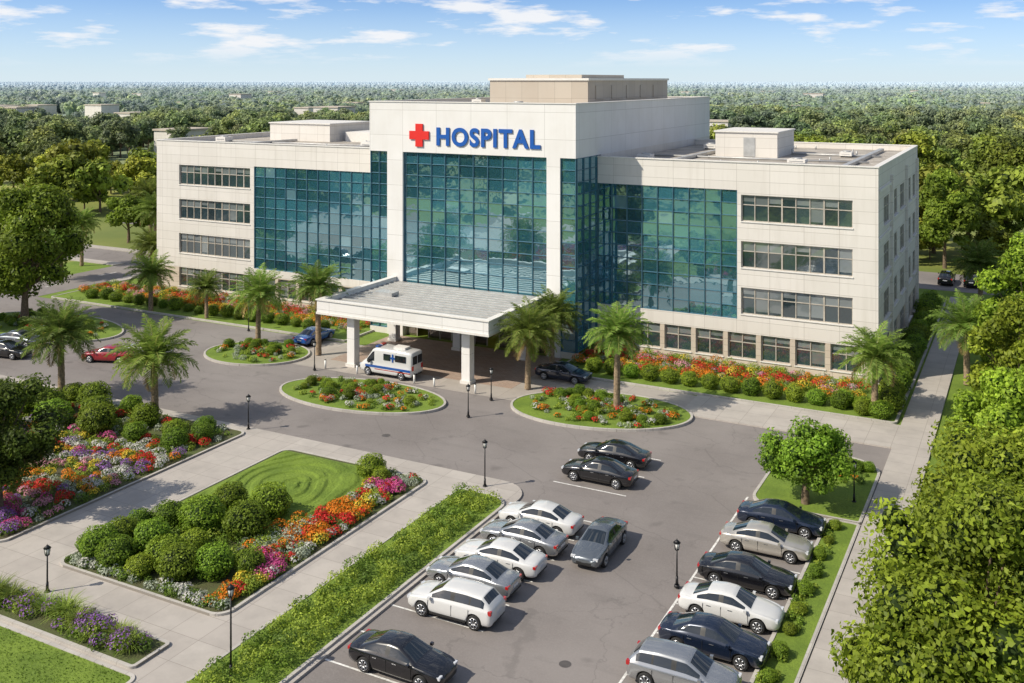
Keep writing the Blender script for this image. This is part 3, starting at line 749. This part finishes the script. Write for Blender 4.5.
for a in (('s', 'white', -25.4, 52.2, 180), ('s', 'silver', -25.2, 49.6, 180), ('s', 'white', -25.2, 46.9, 180), ('s', 'silver', -25.5, 44.5, 180), ('v', 'white', -24.9, 41.8, 180), ('s', 'black', -24.6, 36.7, 0),
          ('s', 'black', -25.0, 60.1, 180), ('s', 'black', -25.3, 63.4, 180),
          ('s', 'navy', -13.0, 58.6, 0), ('s', 'cream', -13.1, 55.3, 0), ('s', 'black', -13.1, 51.2, 0), ('s', 'white', -13.0, 47.7, 0), ('s', 'navy', -12.9, 44.5, 0), ('v', 'silver', -13.3, 41.3, 0), ('s', 'black', -13.3, 35.0, 0),
          ('s', 'navy', -36.2, 78.9, 0), ('s', 'blue', -63.4, 79.0, 90), ('s', 'red', -75.8, 64.7, 200), ('s', 'white', -74.2, 67.6, 200), ('s', 'black', -85.6, 61.3, 10), ('s', 'grey', -88, 64.5, 10)):
    car(a[0], a[1], a[2], a[3], a[4]+rj())
car('s', 'grey', -21.2, 51.0, -88, 'moving_car')
for k in range(8):
    if k in (2, 5): continue
    car(random.choice('sv'), random.choice(['white', 'silver', 'black', 'red', 'grey']), -130.5+k*3, 138.5, 90+rj())
car('s', 'white', -111.8, 118, 90, 'moving_car')
for k in range(6): car(random.choice('sv'), random.choice(['white', 'silver', 'black']), -10+k*3, 139, 90)
def ambulance():
    st = [(-2.8, .90, .40, 1.05, .80, 2.30), (-2.76, .98, .34, 1.08, .86, 2.42), (-1, 1.0, .30, 1.1, .88, 2.48), (1.0, 1.0, .30, 1.1, .88, 2.46), (1.28, .99, .30, 1.1, .86, 2.36), (1.95, .98, .30, 1.08, .80, 1.48), (2.35, .95, .32, 1.0, .72, 1.22), (2.68, .86, .36, .86, .62, 1.0), (2.78, .72, .42, .72, .5, .78)]
    def ex(fb, W):
        for s in (-1, 1):
            def sb(x0, x1, y, z0, z1, m, t=.012):
                a, b = sorted((s*y, s*(y+t))); fb.box(x0, x1, a, b, z0, z1, m)
            sb(-2.7, 2.0, .985, .80, 1.0, P['blue'], .022); sb(-2.7, 1.0, .985, .66, .72, M['lampr'], .02)
            sb(-2.2, -1.1, .925, 1.55, 2.1, M['cglass'], .03); sb(-.6, .1, .925, 1.55, 2.1, M['cglass'], .03)
            sb(-.92, -.78, .94, 1.45, 2.15, P['blue'], .02); sb(-1.08, -.62, .94, 1.72, 1.88, P['blue'], .022)
            y0, y1 = sorted((s*.58, s*.84)); fb.box(2.50, 2.70, y0, y1, .78, .94, M['lampw']); fb.box(-2.82, -2.74, y0, y1, .9, 1.3, M['lampr'])
            a, b = sorted((s*1.0, s*1.2)); fb.box(1.45, 1.6, a, b, 1.2, 1.5, M['trim'])
            a, b = sorted((s*.1, s*.62)); fb.box(.85, 1.15, a, b, 2.49, 2.62, P['blue'] if s > 0 else M['lampr'])
        fb.box(.9, 1.1, -.1, .1, 2.49, 2.60, M['opal']); fb.box(2.68, 2.79, -.5, .5, .5, .66, M['trim'])
        fb.box(-2.83, -2.79, -.7, -.06, 1.4, 2.1, M['cglass']); fb.box(-2.83, -2.79, .06, .7, 1.4, 2.1, M['cglass'])
        fb.box(-1.8, -.6, -.4, .4, 2.5, 2.68, M['coping'])
    return loft_car('ambulance', st, (-1.75, 1.75), .36, P['white'], 1.05, 1.9, (1.28, 1.93), (-9, -8), (), ex)
mk('ambulance', ambulance(), None, (-50.2, 73.0, .05), math.radians(180))

# ------------------------------------------------------------------ street furniture
def lamp_mesh(h):
    mb = MB(); d = M['dark']
    mb.tube((0, 0, 0), (0, 0, .12), .15, .13, d, 12); mb.tube((0, 0, .12), (0, 0, .55), .08, .06, d, 10); mb.tube((0, 0, .5), (0, 0, h-.5), .045, .035, d, 8)
    mb.tube((0, 0, h-.52), (0, 0, h-.46), .09, .13, d, 8); mb.tube((0, 0, h-.46), (0, 0, h-.14), .10, .15, M['opal'], 6)
    for k in range(6):
        t = 2*math.pi*k/6; mb.tube((.105*math.cos(t), .105*math.sin(t), h-.46), (.155*math.cos(t), .155*math.sin(t), h-.13), .014, .014, d, 4)
    mb.tube((0, 0, h-.14), (0, 0, h), .20, .05, d, 8); mb.tube((0, 0, h), (0, 0, h+.08), .02, .01, d, 5)
    return mb.mesh('street_lamp')
for (u, v, h) in ((-31.0, 55.6, 3.0), (-30.9, 32.8, 4.0), (-16.2, 49.2, 2.4), (-44.2, 33.9, 2.4), (-51.6, 56.6, 2.6), (-38.6, 66.6, 2.5), (-9.9, 84.2, 3), (-39.0, 71, 2.6), (-9.8, 64.0, 2.6), (-57, 71, 2.6), (-72, 79, 3)):
    mk('street_lamp', lamp_mesh(h), None, (u, v, .1))
for u in (-56.5, -53.0, -47, -45, -41):
    mb = MB(); mb.tube((0, 0, 0), (0, 0, .8), .09, .09, M['opal'], 10); mb.tube((0, 0, .8), (0, 0, .86), .1, .05, M['dark'], 10); mb.obj('bollard', None, (u, 71.9, .03))

# ------------------------------------------------------------------ vegetation
GA, GB = (.085, .155, .018), (.25, .36, .04)
shr = []
for k in range(4):
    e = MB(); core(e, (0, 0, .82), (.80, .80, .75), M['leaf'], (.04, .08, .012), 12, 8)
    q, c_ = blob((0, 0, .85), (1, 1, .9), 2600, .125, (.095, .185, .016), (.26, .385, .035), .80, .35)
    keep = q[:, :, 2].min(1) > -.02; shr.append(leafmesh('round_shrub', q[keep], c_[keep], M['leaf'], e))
def shrub(u, v, r, z=.2, name='round_shrub'):
    mk(name, random.choice(shr), None, (u, v, z-.05), random.uniform(0, 6), (r*random.uniform(.94, 1.06), r*random.uniform(.94, 1.06), r*random.uniform(.82, 1.0)))
for (u, v, r) in ((-39.9, 45.6, 1.2), (-42.8, 45.4, 1.0), (-39.5, 43.1, 1.2), (-42.1, 42.4, 1.25), (-44.3, 42.0, 1.0), (-43.6, 43.4, .85), (-45.0, 39.2, 1.0), (-44.8, 37.6, 1.05), (-43.3, 37.4, 1.0), (-42.8, 39.4, 1.05), (-41.0, 38.6, 1.05), (-39.3, 37.9, 1.1), (-37.8, 38.9, 1.05), (-36.4, 40.0, .85),
                 (-40.6, 40.3, .85), (-45.4, 40.9, .8), (-38.2, 53.4, .95), (-37.1, 52.9, .6), (-46.0, 37.8, .6), (-41.3, 37.2, .7),
                 (-60.6, 50.6, 1.4), (-58.9, 53.6, 1.1), (-65.7, 54.6, 1.3), (-54.6, 52.4, .95), (-53.4, 51.2, .95), (-52.8, 53.2, .9), (-53.9, 54.6, .8), (-64.8, 50.2, 1.4), (-63.0, 52.6, 1.2), (-67.5, 52.0, 1.2), (-69.5, 50.8, 1.3), (-62, 55, .9), (-57.0, 50.9, .9), (-68.5, 55, 1.0), (-72, 53.5, 1.1), (-74, 50.5, 1.4), (-66.5, 47.5, 1.2)):
    shrub(u, v, r)
for k in range(14): shrub(-34.6+k*1.75, 81.9+random.uniform(-.08, .08), .80+random.uniform(-.06, .06), name='clipped_hedge_ball')
for k in range(19): shrub(-99+k*1.9, 82.2+random.uniform(-.3, .3), random.uniform(.55, .85))
for k in range(17): shrub(-10.3+random.uniform(-.3, .3), 86+k*2.3, random.uniform(.9, 1.25))
for (u, v, r) in ((-10.4, 80.9, .9), (-11.8, 81, .7), (-9.9, 83, 1.1), (-13.3, 82.6, .8)): shrub(u, v, r)
for (cu_, cv_, a, b, n) in ((-49, 67, 6.3, 2.6, 24), (-30.2, 72.7, 5.8, 3.1, 26), (-65.3, 72.8, 4, 2.8, 14), (-92, 70.5, 8, 3.5, 16)):
    for k in range(n):
        t = random.uniform(0, 6.28); r_ = math.sqrt(random.random()); shrub(cu_+a*r_*math.cos(t), cv_+b*r_*math.sin(t)+.4, random.uniform(.3, .62))
for k in range(14): shrub(-10.2+random.uniform(-.1, .1), 33+k*2.05, random.uniform(.28, .45), .17)
for k in range(7): shrub(-14.2+k*.75, 69.4+random.uniform(-.5, .5), random.uniform(.35, .6), .17)
for k in range(26): shrub(random.uniform(-5.6, -2), 36+k*3.6, random.uniform(.7, 1.5), .0)

def scatter_bed(name, pts, zb=.2, dens=1.0, fl=1.0):
    Qs, Cs = [], []
    for (u, v, r, pc) in pts:
        g = R.uniform(.7, 1.25)
        if pc == 'silver': cA, cB = (.27, .32, .22), (.50, .54, .43)
        elif pc == 'lime': cA, cB = (.17, .26, .025), (.38, .46, .06)
        else: cA, cB = (.07, .14, .016), (.21*g, .31*g, .04)
        n = int(115*dens*(r/.35)**1.3)
        q, c_ = blob((u, v, zb+r*.55), (r, r, r*.75), n, .12, cA, cB, .45, .3); Qs.append(q); Cs.append(c_)
        if isinstance(pc, tuple):
            n = int(90*fl*dens*(r/.35)**1.5); d = unit(R.normal(size=(n, 3))); d[:, 2] = np.abs(d[:, 2])
            C = np.array((u, v, zb+r*.6))+d*np.array((r, r, r*.8))*R.uniform(.95, 1.18, (n, 1))
            l = R.uniform(.06, .12, n); Qs.append(leaves(C, unit(d+R.normal(size=(n, 3))*.3), l, l)); Cs.append(np.array(pc)*R.uniform(.75, 1.2, (n, 1)))
    q = np.concatenate(Qs); c_ = np.concatenate(Cs)
    return mk(name, leafmesh(name, q, c_, M['flower']))
RED, ORG, YEL, WHT, PUR, MAG = (.66, .035, .03), (.78, .25, .02), (.78, .60, .06), (.66, .64, .60), (.34, .16, .46), (.62, .10, .30)
PINK = (.72, .33, .42)
pts = []
bandc = [None, PUR, MAG, 'silver', PINK, RED, 'silver', ORG, 'lime', PINK, WHT, PUR, RED, WHT, 'lime', MAG, YEL]
u = -74
while u < -51.5:
    v = 36.8
    while v < (50.6 if u < -56 else 50.4):
        k = int((v-36+.9*math.sin(u*.6))/.95) % len(bandc); c_ = bandc[k]
        if random.random() < .30: c_ = random.choice([None, 'lime', MAG, WHT, PUR, ORG, YEL])
        if random.random() > .03: pts.append((u+random.uniform(-.2, .2), v+random.uniform(-.2, .2), random.uniform(.28, .48), c_))
        v += .70
    u += .72
for k in range(150): pts.append((random.uniform(-68, -51.6), random.uniform(50, 55.5), random.uniform(.25, .45), random.choice([None, 'lime', None, 'silver', 'lime', RED])))
scatter_bed('flower_bed', pts, fl=1.15)
pts = []
for k in range(300):
    v = random.uniform(36.6, 54.2); u = random.uniform(-37.4 if v > 41 else -36, -35.0)
    zone = int(v/1.9) % 6; c_ = [RED, ORG, 'lime', MAG, 'silver', ORG][zone]
    if random.random() < .3: c_ = random.choice([YEL, WHT, None, RED, 'lime'])
    pts.append((u, v, random.uniform(.25, .45), c_))
for k in range(80):
    u = random.uniform(-45.9, -35); pts.append((u, random.uniform(36.4, 37.0), random.uniform(.22, .36), random.choice(['silver', None, WHT, None, 'silver'])))
for k in range(90):
    pts.append((random.uniform(-38.6, -36.4), random.uniform(41, 46), random.uniform(.3, .5), random.choice(['silver', None, ORG, 'lime', 'silver'])))
for k in range(100):
    pts.append((random.uniform(-46, -37.5), random.uniform(38.5, 43.6), random.uniform(.3, .55), random.choice([None, None, 'lime'])))
scatter_bed('flower_bed', pts, fl=1.0)
for (cu_, cv_, a, b, n) in ((-49, 67, 7.1, 3.3, 200), (-30.2, 72.7, 6.6, 3.9, 200), (-65.3, 72.8, 4.7, 3.4, 90), (-92, 70.5, 9, 4, 90)):
    pts = []
    for k in range(n):
        t = random.uniform(0, 6.28); r_ = random.choice([random.uniform(.35, .62), random.uniform(.75, .93), random.uniform(0, .3)])
        c_ = random.choice([RED, ORG, None, 'lime', 'silver', 'silver', WHT, None, 'lime'] if r_ > .3 else [None, RED, 'lime', 'silver', 'silver'])
        pts.append((cu_+a*r_*math.cos(t), cv_+b*r_*math.sin(t), random.uniform(.2, .38), c_))
    scatter_bed('flower_bed', pts, fl=.8)
for (a, b, n) in ((-37.5, -12.5, 400), (-103, -61, 540)):
    pts = []
    for k in range(n):
        v = random.uniform(83.4, 89.2); u = random.uniform(a, b); row = int((v-83.4)/1.15)
        c_ = [ORG, 'lime', RED, None, 'lime'][min(4, row)]
        if random.random() < .45: c_ = random.choice([None, YEL, RED, 'silver', 'lime', ORG, PINK])
        pts.append((u, v, random.uniform(.3, .6), c_))
    scatter_bed('flower_bed', pts, fl=.75)
pts = []
v = 28.5
while v < 53.8:
    for u in (-31.4, -30.4, -29.4):
        if random.random() < .93: pts.append((u+random.uniform(-.2, .2), v+random.uniform(-.25, .25), random.uniform(.42, .66), random.choice(['lime', None, 'lime', None])))
    v += .78
scatter_bed('planting_hedge', pts, dens=1.25)
pts = [(-10.2+random.uniform(-.35, .35), random.uniform(33, 60), random.uniform(.14, .26), random.choice([None, 'lime', 'lime', None])) for _ in range(90)]
pts += [(random.uniform(-15, -9.6), random.uniform(66.5, 70.8), random.uniform(.15, .3), random.choice([None, 'lime', ORG, None])) for _ in range(30)]
scatter_bed('verge_planting', pts)
def grass_mesh():
    Q, C = [], []
    for i in range(260):
        az = random.uniform(0, 6.28); e = random.uniform(.7, 1.5); L = random.uniform(.8, 1.25); p = Vector((random.uniform(-.15, .15), random.uniform(-.15, .15), 0)); sd_ = Vector((-math.sin(az), math.cos(az), 0)); b = random.uniform(.6, 1.3)
        for k in range(4):
            ee = e-k*.36; n_ = p+Vector((math.cos(az)*math.cos(ee), math.sin(az)*math.cos(ee), math.sin(ee)))*L/4; w0, w1 = .026*(1-k/4.3), .026*(1-(k+1)/4.3)
            Q.append([p-sd_*w0, p+sd_*w0, n_+sd_*w1, n_-sd_*w1]); C.append((.24*b, .34*b, .06*b)); p = n_
    return leafmesh('ornamental_grass', np.array([[tuple(v) for v in q] for q in Q]), np.array(C), M['leaf'])
gm = [grass_mesh() for _ in range(3)]
for k in range(15): mk('ornamental_grass', random.choice(gm), None, (-53+k*1.2+random.uniform(-.2, .2), 32.3+random.uniform(-.35, .35), .2), random.uniform(0, 6), random.uniform(.95, 1.35))
scatter_bed('flower_bed', [(random.uniform(-55, -35.6), random.uniform(31.6, 32.9), random.uniform(.3, .62), random.choice([PUR, None, None, 'lime', PUR])) for _ in range(120)], fl=.6)
tq = []; tcx = []
def tufts(a, b, c, d, n, z):
    P_ = np.stack([R.uniform(a, b, n), R.uniform(c, d, n), np.full(n, z)], 1); nn = unit(np.stack([R.normal(size=n), R.normal(size=n), np.full(n, .5)], 1))
    l = R.uniform(.06, .13, n); tq.append(leaves(P_, nn, l, l*.35)); g = R.uniform(.6, 1.3, (n, 1)); tcx.append(np.array((.15, .235, .025))*g)
tufts(-60, -34.6, 22, 30.7, 20000, .2)
mk('grass_blades', leafmesh('grass_blades', np.concatenate(tq), np.concatenate(tcx), M['flower']))
pm = [palm_mesh('palm_tree', 4.6, 2.85, 60, 1), palm_mesh('palm_tree', 5.9, 2.45, 56, 2), palm_mesh('palm_tree', 4.2, 2.6, 54, 3)]
for (u, v, k, s) in ((-70.5, 55.4, 0, 1.1), (-58.8, 54.4, 0, 1.08), (-87.7, 80.5, 2, 1.0), (-79.6, 80.8, 2, .8), (-67.6, 75.5, 0, 1.03), (-59.9, 75.2, 1, 1.07), (-37.7, 75.0, 0, 1.0), (-38.9, 82.3, 0, .95), (-29.0, 73.2, 1, 1.04), (-11.0, 81.8, 2, 1.04),
                     (-5.1, 93.4, 0, 1.05), (-5.4, 124, 0, 1.1), (-121, 112, 0, 1.2), (-126, 130, 1, 1.2), (-100, 92, 2, 1.1), (-101, 103, 0, 1.0), (-9, 168, 1, 1.3), (-118, 96, 1, 1.0), (-103.5, 122, 1, 1.1), (-112, 88, 0, 1.0), (-133, 122, 0, 1.3), (-117, 160, 1, 1.2)):
    mk('palm_tree', pm[k], None, (u, v, .15), random.uniform(0, 6.28), s)
def T_(u, v, H, Rr, n, L, a=GA, b=GB, sd_=1, zlow=.25, nl=24, cone=0.0, trunk=.22):
    mk('broadleaf_tree', tree_mesh('broadleaf_tree', H, Rr, n, L, a, b, M['leaf'], nl, zlow, trunk, (.035, .07, .012), cone, sd_), None, (u, v, 0), 0)
BR = (.33, .45, .04)
T_(-1.9, 39.4, 12.4, 4.9, 42000, .23, (.11, .19, .016), BR, 1, .08, 54, .35, .3)
T_(-1.2, 53.0, 10.2, 4.5, 30000, .25, (.11, .19, .016), BR, 2, .08, 46, .25, .3)
T_(-1.1, 66.0, 9.6, 3.8, 18000, .28, (.10, .17, .016), BR, 3, .08, 34)
T_(-1.1, 78.3, 11.8, 3.3, 16000, .29, (.10, .18, .016), BR, 4, .08, 34, .3)
T_(-.6, 91.0, 14.0, 3.6, 16000, .31, (.09, .16, .016), BR, 5, .1, 34, .2)
T_(-12.4, 62.4, 5.5, 2.75, 12000, .21, (.09, .18, .016), (.25, .38, .035), 6, .2, 26)
T_(-54.6, 38.6, 8.9, 3.3, 22000, .21, (.05, .11, .016), (.14, .24, .03), 7, .1, 34)
T_(-95.5, 70.5, 15.4, 6.0, 22000, .40, (.09, .17, .014), (.29, .40, .04), 8, .16, 44, .1, .35)
T_(-102, 64, 13, 5, 14000, .42, (.08, .15, .016), (.24, .35, .04), 9, .16, 30)
T_(-11, 150, 15.0, 5.0, 12000, .5, GA, GB, 10, .15, 24)
T_(2.0, 108, 12, 4, 10000, .38, GA, GB, 11, .1, 24)
T_(-122, 120, 9, 4.2, 8000, .45, GA, GB, 12, .2, 20)
T_(-128, 113, 8, 3.8, 8000, .45, GA, GB, 13, .2, 20)

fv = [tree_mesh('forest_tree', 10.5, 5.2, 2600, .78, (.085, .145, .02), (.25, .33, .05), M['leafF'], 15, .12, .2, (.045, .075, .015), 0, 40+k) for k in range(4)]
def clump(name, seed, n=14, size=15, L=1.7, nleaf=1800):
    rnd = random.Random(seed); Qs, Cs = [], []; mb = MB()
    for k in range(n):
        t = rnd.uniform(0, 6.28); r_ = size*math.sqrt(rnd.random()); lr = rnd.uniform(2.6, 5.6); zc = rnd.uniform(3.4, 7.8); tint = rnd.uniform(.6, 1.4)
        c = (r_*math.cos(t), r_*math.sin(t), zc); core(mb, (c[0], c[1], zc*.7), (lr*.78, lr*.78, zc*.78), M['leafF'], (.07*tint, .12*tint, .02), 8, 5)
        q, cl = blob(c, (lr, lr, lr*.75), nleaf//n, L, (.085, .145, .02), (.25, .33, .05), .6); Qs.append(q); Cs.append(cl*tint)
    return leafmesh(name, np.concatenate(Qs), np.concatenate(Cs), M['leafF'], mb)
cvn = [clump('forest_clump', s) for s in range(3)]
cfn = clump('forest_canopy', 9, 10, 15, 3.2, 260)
def inst(name, me, places):
    V, F = [], []
    for (x, y, z_, s) in places:
        t = random.uniform(0, 6.28); i = len(V); h = s/2*math.sqrt(2)
        for k in range(4): V.append((x+h*math.cos(t+k*math.pi/2), y+h*math.sin(t+k*math.pi/2), z_))
        F.append((i, i+1, i+2, i+3))
    m = bpy.data.meshes.new(name); m.from_pydata(V, [], F); m.update(); o = mk(name, m)
    o.instance_type = 'FACES'; o.use_instance_faces_scale = True; o.show_instancer_for_render = False; o.show_instancer_for_viewport = False
    mk('canopy_tree', me, o)
hd = math.radians(27.59)
def camxy(D, a): return (-math.sin(hd)*D+math.cos(hd)*a, math.cos(hd)*D+math.sin(hd)*a)
def blocked(x, y):
    if -118 < x < 4 and -10 < y < 142: return True
    if -152 < x < -100 and 96 < y < 152: return True
    if -120 < x < -100 and y < 300: return True
    if -170 < x < -100 and 52 < y < 96: return True
    if -240 < x < -120 and 166 < y < 190: return True
    if -24 < x < 60 and 130 < y < 150: return True
    return False
near, mid, far = [], [], []
tries = 0
while len(near) < 1900 and tries < 20000:
    tries += 1
    D = math.sqrt(random.uniform(100**2, 520**2)); a = random.uniform(-.70, .70)*D; x, y = camxy(D, a)
    if blocked(x, y): continue
    gap = math.sin(x*.021+1)*math.sin(y*.027+2)+.5*math.sin(x*.06+y*.04)
    if gap > .55 and random.random() < .9: continue
    near.append((x, y, 0, random.choice([random.uniform(.45, .8), random.uniform(.8, 1.35)])))
for k in range(420):
    x, y = random.uniform(-300, 80), random.uniform(-150, -14)
    if math.hypot(x, y) > 24: near.append((x, y, 0, random.uniform(.8, 1.3)))
for k in range(160):
    x, y = random.uniform(-260, -125), random.uniform(-20, 48); near.append((x, y, 0, random.uniform(.8, 1.3)))
for k in range(3600):
    D = math.sqrt(random.uniform(480**2, 1900**2)); x, y = camxy(D, random.uniform(-.65, .65)*D)
    if math.sin(x*.006+1)*math.sin(y*.008+2)+.4*math.sin(x*.02+y*.017) > .62: continue
    mid.append((x, y, random.uniform(-1.5, .5), random.uniform(.7, 1.25)))
for k in range(4200):
    D = math.sqrt(random.uniform(1800**2, 7500**2)); x, y = camxy(D, random.uniform(-.65, .65)*D); s = random.uniform(2.4, 3.6)
    far.append((x, y, -s*10.5+15, s))
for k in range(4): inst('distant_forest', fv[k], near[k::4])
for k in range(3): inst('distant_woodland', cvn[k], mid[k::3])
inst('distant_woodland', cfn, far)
hm = MB()
for k in range(60):
    D = random.uniform(300, 1500); x, y = camxy(D, random.uniform(-.6, .6)*D); w_, d_, h_ = random.uniform(9, 22), random.uniform(9, 16), random.uniform(7, 12)
    hm.box(x, x+w_, y, y+d_, 0, h_, M['wall']); hm.box(x-.4, x+w_+.4, y-.4, y+d_+.4, h_, h_+.6, M['beige'])
hm.obj('distant_buildings')
print('objects', len(bpy.data.objects))
